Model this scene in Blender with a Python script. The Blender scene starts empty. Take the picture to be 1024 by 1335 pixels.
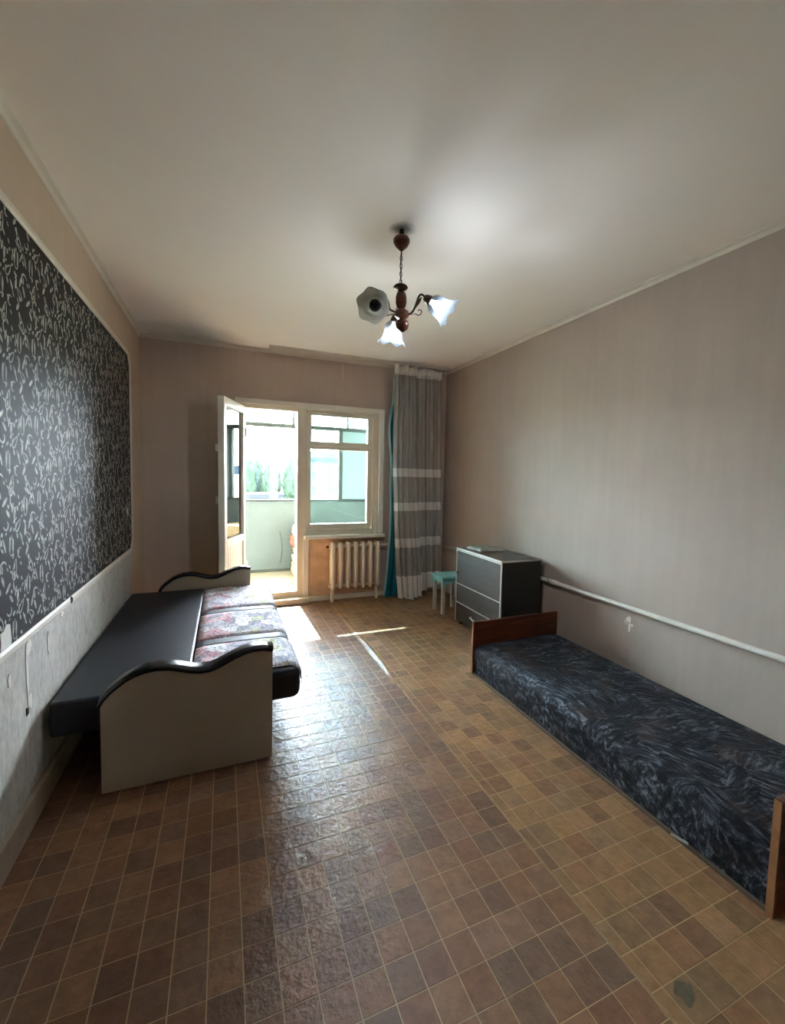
import bpy, bmesh, math, random
from mathutils import Vector, Matrix, noise

S = bpy.context.scene
COL = S.collection
PI = math.pi
random.seed(7)

# ------------------------------------------------------------------ room dimensions (metres)
XL, XR, YB, YF, H = -0.672, 2.348, 4.416, -0.9, 2.5      # left wall, right wall, window wall, wall behind the viewer, ceiling
CAM_Z = 1.3146

# ------------------------------------------------------------------ camera
def basis(yaw, pitch, roll):
    f = Vector((math.sin(yaw)*math.cos(pitch), math.cos(yaw)*math.cos(pitch), math.sin(pitch)))
    r = Vector((math.cos(yaw), -math.sin(yaw), 0)); u = r.cross(f)
    c, s = math.cos(roll), math.sin(roll)
    return c*r + s*u, -s*r + c*u, f
cr, cu, cf = basis(0.3985, -0.0676, 0.0216)
cd = bpy.data.cameras.new('camera'); cam = bpy.data.objects.new('camera', cd); COL.objects.link(cam)
m = Matrix((( cr.x, cu.x, -cf.x, 0), (cr.y, cu.y, -cf.y, 0), (cr.z, cu.z, -cf.z, CAM_Z), (0, 0, 0, 1)))
cam.matrix_world = m
cd.sensor_fit = 'HORIZONTAL'; cd.sensor_width = 36.0
cd.lens = 560.82/1024*36
cd.shift_x = -(527.48 - 512)/1024
cd.shift_y = (658.86 - 667.5)/1024
cd.clip_start = 0.02; cd.clip_end = 9000
S.camera = cam

# ------------------------------------------------------------------ light and exposure
SKY = 22.0
SUN = 24.0
BULB = 3.2
w = bpy.data.worlds.new('sky'); S.world = w; w.use_nodes = True
wn = w.node_tree.nodes['Background']
wn.inputs[0].default_value = (0.84, 0.88, 1.0, 1); wn.inputs[1].default_value = SKY
sl = bpy.data.lights.new('sun', 'SUN'); sl.energy = SUN; sl.angle = math.radians(0.8); sl.color = (1, 0.95, 0.9)
so = bpy.data.objects.new('sun', sl); COL.objects.link(so)
so.rotation_euler = Vector((0.02, -1, -0.75)).to_track_quat('-Z', 'Y').to_euler()
so.location = (0, 12, 9)
vs = S.view_settings
vs.view_transform = 'Standard'; vs.look = 'None'; vs.gamma = 1; vs.exposure = 2.6
S.cycles.max_bounces = 16; S.cycles.diffuse_bounces = 10; S.cycles.transparent_max_bounces = 24; vs.use_curve_mapping = False

# ------------------------------------------------------------------ materials
MATS = {}
def new_mat(name):
    mt = bpy.data.materials.new(name); mt.use_nodes = True
    nt = mt.node_tree; nt.nodes.clear()
    out = nt.nodes.new('ShaderNodeOutputMaterial')
    MATS[name] = mt
    return mt, nt, out
def lk(nt, a, b): nt.links.new(a, b)
def nd(nt, t, **kw):
    n = nt.nodes.new('ShaderNode' + t)
    for k, v in kw.items(): setattr(n, k, v)
    return n
def srgb(r, g, b):
    f = lambda c: (c/255/12.92) if c <= 10 else ((c/255 + 0.055)/1.055)**2.4
    return (f(r), f(g), f(b), 1)
def pos(nt, scale=(1, 1, 1)):
    g = nd(nt, 'NewGeometry'); mp = nd(nt, 'Mapping'); mp.inputs['Scale'].default_value = scale
    lk(nt, g.outputs['Position'], mp.inputs['Vector'])
    return mp.outputs[0]
def obc(nt, scale=(1, 1, 1)):
    g = nd(nt, 'TexCoord'); mp = nd(nt, 'Mapping'); mp.inputs['Scale'].default_value = scale
    lk(nt, g.outputs['Object'], mp.inputs['Vector'])
    return mp.outputs[0]
def ramp(nt, fac, stops, interp='LINEAR'):
    r = nd(nt, 'ValToRGB'); r.color_ramp.interpolation = interp
    e = r.color_ramp.elements
    while len(e) > 1: e.remove(e[-1])
    e[0].position, e[0].color = stops[0][0], stops[0][1]
    for p, c in stops[1:]:
        x = e.new(p); x.color = c
    lk(nt, fac, r.inputs[0])
    return r.outputs[0]
def noise_tex(nt, vec, scale, detail=4, rough=0.5, dist=0.0):
    n = nd(nt, 'TexNoise'); n.inputs['Scale'].default_value = scale; n.inputs['Detail'].default_value = detail
    n.inputs['Roughness'].default_value = rough; n.inputs['Distortion'].default_value = dist
    lk(nt, vec, n.inputs['Vector'])
    return n.outputs['Fac']
def mixc(nt, fac, a, b, mode='MIX'):
    n = nd(nt, 'Mix', data_type='RGBA', blend_type=mode)
    def put(sock, v):
        if isinstance(v, (tuple, list)): sock.default_value = v
        elif isinstance(v, float): sock.default_value = v
        else: lk(nt, v, sock)
    put(n.inputs[0], fac); put(n.inputs[6], a); put(n.inputs[7], b)
    return n.outputs[2]
def math_n(nt, op, a, b=0.0):
    n = nd(nt, 'Math', operation=op)
    for i, v in enumerate((a, b)):
        if isinstance(v, (int, float)): n.inputs[i].default_value = v
        else: lk(nt, v, n.inputs[i])
    return n.outputs[0]
def principled(nt, out, col, rough=0.6, spec=0.4, metal=0.0, coat=0.0):
    p = nd(nt, 'BsdfPrincipled')
    if isinstance(col, (tuple, list)): p.inputs['Base Color'].default_value = col
    else: lk(nt, col, p.inputs['Base Color'])
    if isinstance(rough, (int, float)): p.inputs['Roughness'].default_value = rough
    else: lk(nt, rough, p.inputs['Roughness'])
    p.inputs['Specular IOR Level'].default_value = spec; p.inputs['Metallic'].default_value = metal
    p.inputs['Coat Weight'].default_value = coat
    lk(nt, p.outputs[0], out.inputs[0])
    return p
def bump(nt, p, fac, strength=0.2, dist=0.01):
    b = nd(nt, 'Bump'); b.inputs['Strength'].default_value = strength; b.inputs['Distance'].default_value = dist
    lk(nt, fac, b.inputs['Height']); lk(nt, b.outputs[0], p.inputs['Normal'])
def simple(name, rgb, rough=0.6, spec=0.4, var=0.12, vs_=6.0, bmp=0.0, bs=60.0, metal=0.0, stretch=(1, 1, 1)):
    """plain surface with a mottled tone and optional fine relief"""
    mt, nt, out = new_mat(name)
    c = srgb(*rgb)
    v = pos(nt, stretch)
    n = noise_tex(nt, v, vs_, 5, 0.6)
    lo = tuple(x*(1-var) for x in c[:3]) + (1,); hi = tuple(min(1, x*(1+var)) for x in c[:3]) + (1,)
    col = ramp(nt, n, [(0.3, lo), (0.7, hi)])
    p = principled(nt, out, col, rough, spec, metal)
    if bmp: bump(nt, p, noise_tex(nt, v, bs, 3), bmp, 0.004)
    return mt

def m_wallpaper(name, rgb, soot=False):
    mt, nt, out = new_mat(name)
    c = srgb(*rgb)
    v = pos(nt)
    streak = noise_tex(nt, pos(nt, (7, 7, 0.5)), 3.0, 4, 0.6)
    blot = noise_tex(nt, v, 1.6, 5, 0.6)
    a = ramp(nt, streak, [(0.3, tuple(x*0.97 for x in c[:3])+(1,)), (0.7, tuple(x*1.03 for x in c[:3])+(1,))])
    b = ramp(nt, blot, [(0.3, (0.9, 0.89, 0.88, 1)), (0.7, (1, 1, 1, 1))])
    col = mixc(nt, 1.0, a, b, 'MULTIPLY')
    p = principled(nt, out, col, 0.75, 0.25)
    bump(nt, p, noise_tex(nt, pos(nt, (1, 1, 0.35)), 130, 3), 0.12, 0.003)
    return mt
m_wallpaper('wallpaper_taupe', (173, 157, 145))
m_wallpaper('wallpaper_back', (196, 178, 164))
m_wallpaper('wall_beige', (196, 175, 154))

def m_ceiling():
    mt, nt, out = new_mat('ceiling_paint')
    v = pos(nt)
    n = noise_tex(nt, v, 0.8, 5, 0.6)
    base = ramp(nt, n, [(0.3, srgb(238, 229, 222)), (0.7, srgb(243, 235, 229))])
    # sooty stain with a cloudy outline in the far left corner
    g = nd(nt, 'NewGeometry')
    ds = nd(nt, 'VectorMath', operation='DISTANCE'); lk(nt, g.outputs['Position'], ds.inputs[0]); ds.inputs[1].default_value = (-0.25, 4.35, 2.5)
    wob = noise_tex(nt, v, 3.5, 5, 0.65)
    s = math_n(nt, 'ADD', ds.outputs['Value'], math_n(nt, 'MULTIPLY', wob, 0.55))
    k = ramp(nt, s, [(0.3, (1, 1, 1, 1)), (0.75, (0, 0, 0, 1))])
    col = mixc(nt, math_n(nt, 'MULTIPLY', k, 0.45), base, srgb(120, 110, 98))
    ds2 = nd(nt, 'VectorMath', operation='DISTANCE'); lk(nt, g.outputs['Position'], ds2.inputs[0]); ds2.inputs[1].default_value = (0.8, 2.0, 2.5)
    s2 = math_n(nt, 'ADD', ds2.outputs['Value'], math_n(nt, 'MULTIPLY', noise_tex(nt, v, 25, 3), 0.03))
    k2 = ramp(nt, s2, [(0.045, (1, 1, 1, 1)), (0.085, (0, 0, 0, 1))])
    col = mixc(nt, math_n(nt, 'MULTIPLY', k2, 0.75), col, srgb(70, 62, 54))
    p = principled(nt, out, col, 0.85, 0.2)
    bump(nt, p, noise_tex(nt, v, 9, 4), 0.1, 0.01)
m_ceiling()

def m_plaster():
    mt, nt, out = new_mat('bare_plaster')
    big = noise_tex(nt, pos(nt, (1, 1, 0.6)), 5, 6, 0.7)
    fine = noise_tex(nt, pos(nt, (1, 1, 0.4)), 45, 5, 0.7)
    col = ramp(nt, big, [(0.25, srgb(160, 155, 146)), (0.5, srgb(186, 182, 174)), (0.75, srgb(208, 205, 198))])
    col = mixc(nt, 0.35, col, ramp(nt, fine, [(0.35, srgb(140, 134, 126)), (0.65, srgb(222, 220, 214))]))
    p = principled(nt, out, col, 0.9, 0.2)
    bump(nt, p, fine, 0.35, 0.006)
m_plaster()

def m_tile(name, px, py, ox, oy, cols):
    """linoleum print: every little square has its own brown, mottled like stone"""
    mt, nt, out = new_mat(name)
    g = nd(nt, 'NewGeometry')
    sub = nd(nt, 'VectorMath', operation='SUBTRACT'); lk(nt, g.outputs['Position'], sub.inputs[0]); sub.inputs[1].default_value = (ox, oy, -1)
    dv = nd(nt, 'VectorMath', operation='DIVIDE'); lk(nt, sub.outputs[0], dv.inputs[0]); dv.inputs[1].default_value = (px, py, 50)
    fl = nd(nt, 'VectorMath', operation='FLOOR'); lk(nt, dv.outputs[0], fl.inputs[0])
    wn_ = nd(nt, 'TexWhiteNoise', noise_dimensions='3D'); lk(nt, fl.outputs[0], wn_.inputs['Vector'])
    base = ramp(nt, wn_.outputs['Value'], [(i/(len(cols)-1), srgb(*c)) for i, c in enumerate(cols)])
    v = pos(nt)
    mott = noise_tex(nt, v, 22, 5, 0.65)
    col = mixc(nt, 1.0, base, ramp(nt, mott, [(0.3, (0.72, 0.7, 0.68, 1)), (0.7, (1.15, 1.13, 1.1, 1))]), 'MULTIPLY')
    wear = noise_tex(nt, v, 2.2, 4, 0.6)
    rough = math_n(nt, 'ADD', math_n(nt, 'MULTIPLY', wear, 0.14), 0.29)
    p = principled(nt, out, col, rough, 0.34)
    h = math_n(nt, 'ADD', noise_tex(nt, v, 38, 3, 0.55), math_n(nt, 'MULTIPLY', noise_tex(nt, v, 9, 2), 0.8))
    bump(nt, p, h, 0.55, 0.008)
TP = [(118, 84, 60), (132, 98, 70), (108, 84, 66), (140, 104, 74), (122, 86, 64), (102, 74, 56), (134, 102, 80)]
GPX, GPY = 0.0875, 0.0920
m_tile('linoleum_print', GPX, GPY, 1.0025, 1.1827, TP)
m_tile('linoleum_print_golden', GPX, GPY, 1.047, 0.9590, [(136, 102, 68), (148, 112, 74), (118, 92, 64), (154, 118, 82), (130, 92, 64), (114, 84, 60), (142, 110, 80)])
simple('linoleum_joint', (176, 148, 110), 0.4, 0.4, 0.12, 9)
simple('seam_edge', (146, 116, 82), 0.5, 0.3, 0.2, 20)
simple('bed_rail', (96, 82, 68), 0.5, 0.3, 0.2, 20)
simple('dark_gap', (40, 32, 25), 0.8, 0.2)
simple('linoleum_backing', (150, 130, 100), 0.6, 0.3)

simple('white_paint', (226, 220, 206), 0.45, 0.45, 0.06, 3, 0.05)
simple('cream_paint', (214, 203, 180), 0.45, 0.45, 0.08, 4, 0.05)
simple('moulding_paint', (205, 196, 182), 0.55, 0.35, 0.07, 6)
simple('baseboard_paint', (165, 150, 130), 0.5, 0.4, 0.15, 8)
simple('radiator_enamel', (226, 214, 192), 0.35, 0.5, 0.06, 6)
simple('pipe_paint', (214, 205, 194), 0.35, 0.5, 0.06, 6)
simple('peach_plaster', (208, 174, 140), 0.9, 0.2, 0.2, 7, 0.3, 40)
simple('black_leatherette', (24, 27, 35), 0.44, 0.4, 0.2, 9, 0.12, 120)
simple('black_trim', (20, 20, 23), 0.25, 0.6, 0.1, 9)
simple('sofa_laminate', (150, 135, 116), 0.5, 0.4, 0.05, 3, 0.03)
simple('sofa_stripe', (56, 58, 64), 0.6, 0.3, 0.15, 30, 0.1)
simple('dark_wenge', (58, 54, 52), 0.42, 0.45, 0.22, 5, 0.1, 40, stretch=(1, 1, 5))
simple('wenge_top', (56, 52, 50), 0.28, 0.5, 0.2, 6)
simple('black_side', (14, 13, 13), 0.5, 0.4, 0.1)
simple('metal_edge', (196, 192, 186), 0.3, 0.6, 0.08, 10, metal=0.3)
simple('turquoise_paint', (128, 190, 190), 0.4, 0.5, 0.15, 14)
simple('stool_leg_paint', (168, 168, 160), 0.5, 0.4, 0.15, 14)
simple('chandelier_wood', (92, 46, 26), 0.3, 0.5, 0.3, 25, stretch=(1, 1, 0.3))
simple('bronze', (84, 62, 44), 0.35, 0.5, 0.2, 20, metal=0.6)
simple('brass_dark', (70, 50, 36), 0.4, 0.5, 0.2, 20, metal=0.5)
simple('unlit_bulb', (42, 40, 38), 0.3, 0.5)
simple('teal_cloth', (22, 92, 106), 0.85, 0.15, 0.18, 12, stretch=(6, 6, 0.4))
simple('teal_edge', (150, 196, 198), 0.85, 0.15, 0.15, 12)
simple('mint_paint', (104, 118, 119), 0.6, 0.3, 0.06, 5, 0.1, 30)
simple('balcony_concrete', (164, 155, 134), 0.85, 0.2, 0.15, 6, 0.2, 40)
simple('balcony_frame_paint', (74, 84, 80), 0.5, 0.4, 0.1, 6)
simple('facade_plaster', (160, 152, 142), 0.85, 0.2, 0.08, 4)
simple('sack_cream', (226, 206, 168), 0.8, 0.2, 0.15, 18)
simple('sack_red', (196, 96, 80), 0.8, 0.2, 0.15, 18)
simple('sack_grey', (170, 178, 170), 0.8, 0.2, 0.15, 18)
simple('cable_grey', (80, 94, 90), 0.6, 0.3)
simple('pale_cloth', (150, 152, 140), 0.8, 0.2, 0.3, 60)
simple('paper_scrap', (222, 218, 208), 0.85, 0.2, 0.06, 20)
simple('steel', (170, 168, 164), 0.3, 0.6, 0.1, metal=0.8)
simple('stain_grey', (92, 84, 68), 0.85, 0.1, 0.3, 40)
simple('tree_leaf', (25, 36, 25), 0.8, 0.1, 0.35, 0.6)
simple('tree_leaf_blue', (21, 31, 27), 0.8, 0.1, 0.35, 0.6)
simple('tree_bark', (36, 32, 28), 0.9, 0.1)
simple('far_ground', (120, 118, 96), 0.95, 0.1, 0.2, 0.05)
simple('far_hill_haze', (31, 37, 44), 0.95, 0.0, 0.1, 0.003)  # distance haze is put into this blue-grey base colour
simple('far_wall', (39, 43, 46), 0.9, 0.1, 0.05, 0.5)
simple('far_roof', (18, 21, 26), 0.8, 0.2, 0.1, 0.5)
simple('far_window', (24, 29, 34), 0.3, 0.5, 0.1, 0.5)

def m_glass(name, tint):
    mt, nt, out = new_mat(name)
    t = nd(nt, 'BsdfTransparent'); t.inputs[0].default_value = tint
    g = nd(nt, 'BsdfGlossy'); g.inputs['Roughness'].default_value = 0.0
    g.inputs[0].default_value = (0.97, 1, 1, 1)
    fr = nd(nt, 'Fresnel'); fr.inputs['IOR'].default_value = 1.55
    mx = nd(nt, 'MixShader'); lk(nt, fr.outputs[0], mx.inputs[0]); lk(nt, t.outputs[0], mx.inputs[1]); lk(nt, g.outputs[0], mx.inputs[2])
    lk(nt, mx.outputs[0], out.inputs[0])
m_glass('window_glass', (0.80, 0.93, 0.94, 1))
m_glass('balcony_glass', (0.93, 0.98, 0.98, 1))

def m_veil(name, col, holes, trans=0.5, bands=None):
    """thin cloth or frosted glass: part see-through, part scattering"""
    mt, nt, out = new_mat(name)
    d = nd(nt, 'BsdfDiffuse'); t = nd(nt, 'BsdfTranslucent'); h = nd(nt, 'BsdfTransparent')
    if bands:
        g = nd(nt, 'NewGeometry'); sp = nd(nt, 'SeparateXYZ'); lk(nt, g.outputs['Position'], sp.inputs[0])
        z = math_n(nt, 'DIVIDE', sp.outputs['Z'], 2.5)
        stops = [(0.0, (1, 1, 1, 1))]
        for a, b, on in bands: stops += [(a/2.5, (on, on, on, 1)), (b/2.5, (0, 0, 0, 1))]
        if bands[0][0] == 0: stops = stops[1:]
        k = ramp(nt, z, stops, 'CONSTANT')
        weave = noise_tex(nt, pos(nt, (30, 30, 1.2)), 3, 4, 0.6)
        base = ramp(nt, weave, [(0.3, tuple(x*0.8 for x in col[:3])+(1,)), (0.7, tuple(min(1, x*1.2) for x in col[:3])+(1,))])
        c = mixc(nt, k, base, srgb(240, 237, 230))
        lk(nt, c, d.inputs[0]); lk(nt, c, t.inputs[0])
        hf = math_n(nt, 'SUBTRACT', holes, math_n(nt, 'MULTIPLY', k, holes*0.7))
    else:
        d.inputs[0].default_value = col; t.inputs[0].default_value = col
        hf = None
    m1 = nd(nt, 'MixShader'); m1.inputs[0].default_value = trans; lk(nt, d.outputs[0], m1.inputs[1]); lk(nt, t.outputs[0], m1.inputs[2])
    m2 = nd(nt, 'MixShader'); lk(nt, m1.outputs[0], m2.inputs[1]); lk(nt, h.outputs[0], m2.inputs[2])
    if hf is None: m2.inputs[0].default_value = holes
    else: lk(nt, hf, m2.inputs[0])
    lk(nt, m2.outputs[0], out.inputs[0])
BANDS = [(0.0, 0.25, 1), (0.555, 0.645, 0.8), (0.94, 1.03, 0.8), (1.305, 1.393, 0.8), (2.36, 2.5, 0.7)]
m_veil('grey_sheer', srgb(180, 175, 168), 0.18, 0.22, BANDS)
m_veil('shade_glass', (0.07, 0.085, 0.10, 1), 0.68, 0.55)
m_veil('shade_glass_unlit', (0.66, 0.64, 0.58, 1), 0.10, 0.35)
m_veil('milky_film', (0.34, 0.42, 0.44, 1), 0.0, 0.09)
def m_emit(name, col, st):
    mt, nt, out = new_mat(name)
    e = nd(nt, 'Emission'); e.inputs[0].default_value = col; e.inputs[1].default_value = st
    lk(nt, e.outputs[0], out.inputs[0])
m_emit('lit_bulb', (0.86, 0.95, 1, 1), 1.2)

def m_wood():
    mt, nt, out = new_mat('bed_wood')
    wv = nd(nt, 'TexNoise'); wv.inputs['Scale'].default_value = 3; wv.inputs['Detail'].default_value = 6
    lk(nt, pos(nt, (1.2, 8, 14)), wv.inputs['Vector'])
    col = ramp(nt, wv.outputs['Fac'], [(0.3, srgb(66, 28, 14)), (0.55, srgb(98, 46, 22)), (0.75, srgb(124, 64, 32))])
    principled(nt, out, col, 0.32, 0.5)
m_wood()
simple('bed_wood_edge', (150, 104, 66), 0.5, 0.4, 0.2, 20)

def m_bedspread():
    mt, nt, out = new_mat('bed_fabric')
    v = pos(nt)
    # brush strokes: patches of long thin streaks, every patch with its own direction
    wob = nd(nt, 'TexNoise'); wob.inputs['Scale'].default_value = 5.0; wob.inputs['Detail'].default_value = 3
    lk(nt, v, wob.inputs['Vector'])
    off = nd(nt, 'VectorMath', operation='MULTIPLY'); lk(nt, wob.outputs['Color'], off.inputs[0]); off.inputs[1].default_value = (0.09, 0.09, 0.06)
    ad = nd(nt, 'VectorMath', operation='ADD'); lk(nt, v, ad.inputs[0]); lk(nt, off.outputs[0], ad.inputs[1])
    def strokes(scale, fine):
        vo = nd(nt, 'TexVoronoi'); vo.inputs['Scale'].default_value = scale; lk(nt, ad.outputs[0], vo.inputs['Vector'])
        sc = nd(nt, 'SeparateColor'); lk(nt, vo.outputs['Color'], sc.inputs[0])
        rt = nd(nt, 'VectorRotate', rotation_type='Z_AXIS'); lk(nt, ad.outputs[0], rt.inputs['Vector'])
        lk(nt, math_n(nt, 'ADD', math_n(nt, 'MULTIPLY', sc.outputs[0], 2.2), -0.3), rt.inputs['Angle'])
        mp = nd(nt, 'Mapping'); mp.inputs['Scale'].default_value = (fine*0.14, fine, fine*0.5); lk(nt, rt.outputs[0], mp.inputs['Vector'])
        n = nd(nt, 'TexNoise'); n.inputs['Scale'].default_value = 1.0; n.inputs['Detail'].default_value = 4; n.inputs['Roughness'].default_value = 0.6; n.inputs['Distortion'].default_value = 0.25
        lk(nt, mp.outputs[0], n.inputs['Vector'])
        return math_n(nt, 'ADD', n.outputs['Fac'], math_n(nt, 'MULTIPLY', math_n(nt, 'SUBTRACT', sc.outputs[1], 0.5), 0.10))
    sm = math_n(nt, 'ADD', math_n(nt, 'MULTIPLY', strokes(6.0, 62), 0.62), math_n(nt, 'MULTIPLY', strokes(9.0, 100), 0.38))
    col = ramp(nt, sm, [(0.40, srgb(15, 16, 19)), (0.49, srgb(31, 33, 38)), (0.55, srgb(58, 62, 69)), (0.62, srgb(98, 102, 109)), (0.70, srgb(120, 123, 127))])
    brown = noise_tex(nt, v, 5.0, 3)
    col = mixc(nt, math_n(nt, 'MULTIPLY', ramp(nt, brown, [(0.56, (0, 0, 0, 1)), (0.68, (1, 1, 1, 1))]), 0.55), col, srgb(66, 50, 40))
    p = principled(nt, out, col, 0.7, 0.18)
    bump(nt, p, sm, 0.3, 0.006)
m_bedspread()

def m_newsprint():
    mt, nt, out = new_mat('newsprint_fabric')
    v = pos(nt)
    vo = nd(nt, 'TexVoronoi', distance='CHEBYCHEV'); vo.inputs['Scale'].default_value = 14.0; vo.inputs['Randomness'].default_value = 0.8; lk(nt, v, vo.inputs['Vector'])
    sp = nd(nt, 'SeparateColor'); lk(nt, vo.outputs['Color'], sp.inputs[0])
    g = nd(nt, 'NewGeometry'); xyz = nd(nt, 'SeparateXYZ'); lk(nt, g.outputs['Position'], xyz.inputs[0])
    base = ramp(nt, sp.outputs[0], [(0.0, srgb(206, 202, 206)), (0.25, srgb(164, 162, 170)), (0.45, srgb(224, 221, 222)), (0.75, srgb(190, 186, 194))], 'CONSTANT')
    left = ramp(nt, xyz.outputs['X'], [(0.02, (1, 1, 1, 1)), (0.06, (0, 0, 0, 1))])
    right = ramp(nt, xyz.outputs['X'], [(0.13, (0, 0, 0, 1)), (0.17, (1, 1, 1, 1)), (0.27, (1, 1, 1, 1)), (0.29, (0, 0, 0, 1))])
    red = math_n(nt, 'MULTIPLY', left, ramp(nt, sp.outputs[1], [(0.0, (0, 0, 0, 1)), (0.62, (0.42, 0.42, 0.42, 1))], 'CONSTANT'))
    yel = math_n(nt, 'MULTIPLY', right, ramp(nt, sp.outputs[2], [(0.0, (0, 0, 0, 1)), (0.5, (0.55, 0.55, 0.55, 1))], 'CONSTANT'))
    col = mixc(nt, red, base, srgb(206, 104, 112)); col = mixc(nt, yel, col, srgb(196, 200, 126))
    ink = noise_tex(nt, pos(nt, (1, 0.45, 1)), 70, 2, 0.4)
    lines = nd(nt, 'TexWave', wave_type='BANDS', bands_direction='Y'); lines.inputs['Scale'].default_value = 14; lines.inputs['Distortion'].default_value = 0.6; lk(nt, v, lines.inputs['Vector'])
    k = math_n(nt, 'MULTIPLY', ramp(nt, ink, [(0.5, (0, 0, 0, 1)), (0.56, (1, 1, 1, 1))]), ramp(nt, lines.outputs['Fac'], [(0.45, (0, 0, 0, 1)), (0.6, (1, 1, 1, 1))]))
    col = mixc(nt, math_n(nt, 'MULTIPLY', k, 0.75), col, srgb(66, 62, 74))
    principled(nt, out, col, 0.8, 0.1)
m_newsprint()

def m_panel():
    mt, nt, out = new_mat('dark_wallpaper')
    n = noise_tex(nt, pos(nt), 3, 4)
    col = ramp(nt, n, [(0.3, srgb(31, 29, 30)), (0.7, srgb(40, 37, 37))])
    p = principled(nt, out, col, 0.6, 0.1)
    bump(nt, p, noise_tex(nt, pos(nt), 220, 2), 0.25, 0.002)
    mt, nt, out = new_mat('silver_print')
    n = noise_tex(nt, pos(nt), 40, 3)
    col = ramp(nt, n, [(0.3, srgb(128, 124, 120)), (0.7, srgb(196, 192, 186))])
    principled(nt, out, col, 0.55, 0.15, 0.05)
m_panel()

# ------------------------------------------------------------------ mesh builder
class MB:
    def __init__(s): s.v, s.f = [], []
    def add(s, vs, fs):
        n = len(s.v); s.v += [tuple(p) for p in vs]; s.f += [tuple(i+n for i in f) for f in fs]; return s
    def box(s, x0, x1, y0, y1, z0, z1, bottom=True):
        vs = [(x0,y0,z0),(x1,y0,z0),(x1,y1,z0),(x0,y1,z0),(x0,y0,z1),(x1,y0,z1),(x1,y1,z1),(x0,y1,z1)]
        fs = [(4,5,6,7),(0,1,5,4),(1,2,6,5),(2,3,7,6),(3,0,4,7)]
        if bottom: fs.append((3,2,1,0))
        return s.add(vs, fs)
    def prism(s, pts, y0, y1):
        """outline in the xz plane (counter-clockwise seen from -y), extruded along y"""
        n = len(pts)
        vs = [(x, y0, z) for x, z in pts] + [(x, y1, z) for x, z in pts]
        fs = [tuple(range(n)), tuple(range(2*n-1, n-1, -1))]
        fs += [(i, i+n, (i+1) % n+n, (i+1) % n) for i in range(n)]
        return s.add(vs, fs)
    def tube(s, path, r, seg=8, closed=False, caps=True, flat=1.0):
        path = [Vector(p) for p in path]; n = len(path)
        rs = r if isinstance(r, (list, tuple)) else [r]*n
        vs = []; up = None
        for i, p in enumerate(path):
            a = path[(i-1) % n] if (closed or i > 0) else path[i]
            b = path[(i+1) % n] if (closed or i < n-1) else path[i]
            t = (b-a).normalized()
            if up is None:
                up = Vector((0, 0, 1)) if abs(t.z) < 0.9 else Vector((1, 0, 0))
            e1 = (up - t*up.dot(t)).normalized(); e2 = t.cross(e1); up = e1
            for k in range(seg):
                th = 2*PI*k/seg
                vs.append(p + e1*(math.cos(th)*rs[i]) + e2*(math.sin(th)*rs[i]*flat))
        fs = []
        for i in range(n if closed else n-1):
            for k in range(seg):
                j = (i+1) % n
                fs.append((i*seg+k, i*seg+(k+1) % seg, j*seg+(k+1) % seg, j*seg+k))
        if caps and not closed:
            fs.append(tuple(range(seg-1, -1, -1))); fs.append(tuple((n-1)*seg+k for k in range(seg)))
        return s.add(vs, fs)
    def lathe(s, prof, c=(0, 0, 0), axis=(0, 0, 1), seg=24, wob=None):
        ax = Vector(axis).normalized()
        e1 = ax.orthogonal().normalized(); e2 = ax.cross(e1); c = Vector(c)
        vs = []
        for i, (r, h) in enumerate(prof):
            for k in range(seg):
                th = 2*PI*k/seg; rr, hh = (r, h) if not wob else wob(i, th, r, h)
                vs.append(c + ax*hh + e1*(rr*math.cos(th)) + e2*(rr*math.sin(th)))
        fs = [(i*seg+k, i*seg+(k+1) % seg, (i+1)*seg+(k+1) % seg, (i+1)*seg+k) for i in range(len(prof)-1) for k in range(seg)]
        return s.add(vs, fs)
    def grid(s, fn, nu, nv):
        vs = [fn(i/nu, j/nv) for j in range(nv+1) for i in range(nu+1)]
        fs = [(j*(nu+1)+i, j*(nu+1)+i+1, (j+1)*(nu+1)+i+1, (j+1)*(nu+1)+i) for j in range(nv) for i in range(nu)]
        return s.add(vs, fs)

WL = {}
def build(mb, name, mat, parent=None, smooth=False, bevel=0.0, seg=2, solid=0.0, recalc=True):
    """link the collected shape as ONE mesh object; world coordinates in, stored relative to the parent"""
    off = WL.get(parent.name, Vector()) if parent else Vector()
    me = bpy.data.meshes.new(name)
    me.from_pydata([tuple(Vector(p)-off) for p in mb.v], [], mb.f)
    bm = bmesh.new(); bm.from_mesh(me)
    if recalc: bmesh.ops.recalc_face_normals(bm, faces=bm.faces)
    if bevel:
        es = [e for e in bm.edges if len(e.link_faces) == 2 and e.calc_face_angle(0) > 0.6]
        bmesh.ops.bevel(bm, geom=es, offset=bevel, offset_type='OFFSET', segments=seg, profile=0.6, affect='EDGES', clamp_overlap=True)
    bm.to_mesh(me); bm.free()
    if smooth:
        for p in me.polygons: p.use_smooth = True
    me.materials.append(MATS[mat])
    o = bpy.data.objects.new(name, me); COL.objects.link(o)
    if solid:
        md = o.modifiers.new('thickness', 'SOLIDIFY'); md.thickness = solid; md.offset = 0
    if parent: o.parent = parent
    WL[o.name] = off.copy()
    return o
def tag(o, label, cat, group=None, kind=None):
    o['label'] = label; o['category'] = cat
    if group: o['group'] = group
    if kind: o['kind'] = kind
    return o
def thing(name, loc, label, cat, group=None, kind=None):
    o = bpy.data.objects.new(name, None); COL.objects.link(o); o.location = loc; o.empty_display_size = 0.1
    WL[o.name] = Vector(loc)
    return tag(o, label, cat, group, kind)
def struct(mb, name, mat, label, cat, **kw):
    return tag(build(mb, name, mat, **kw), label, cat, kind='structure')
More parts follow.
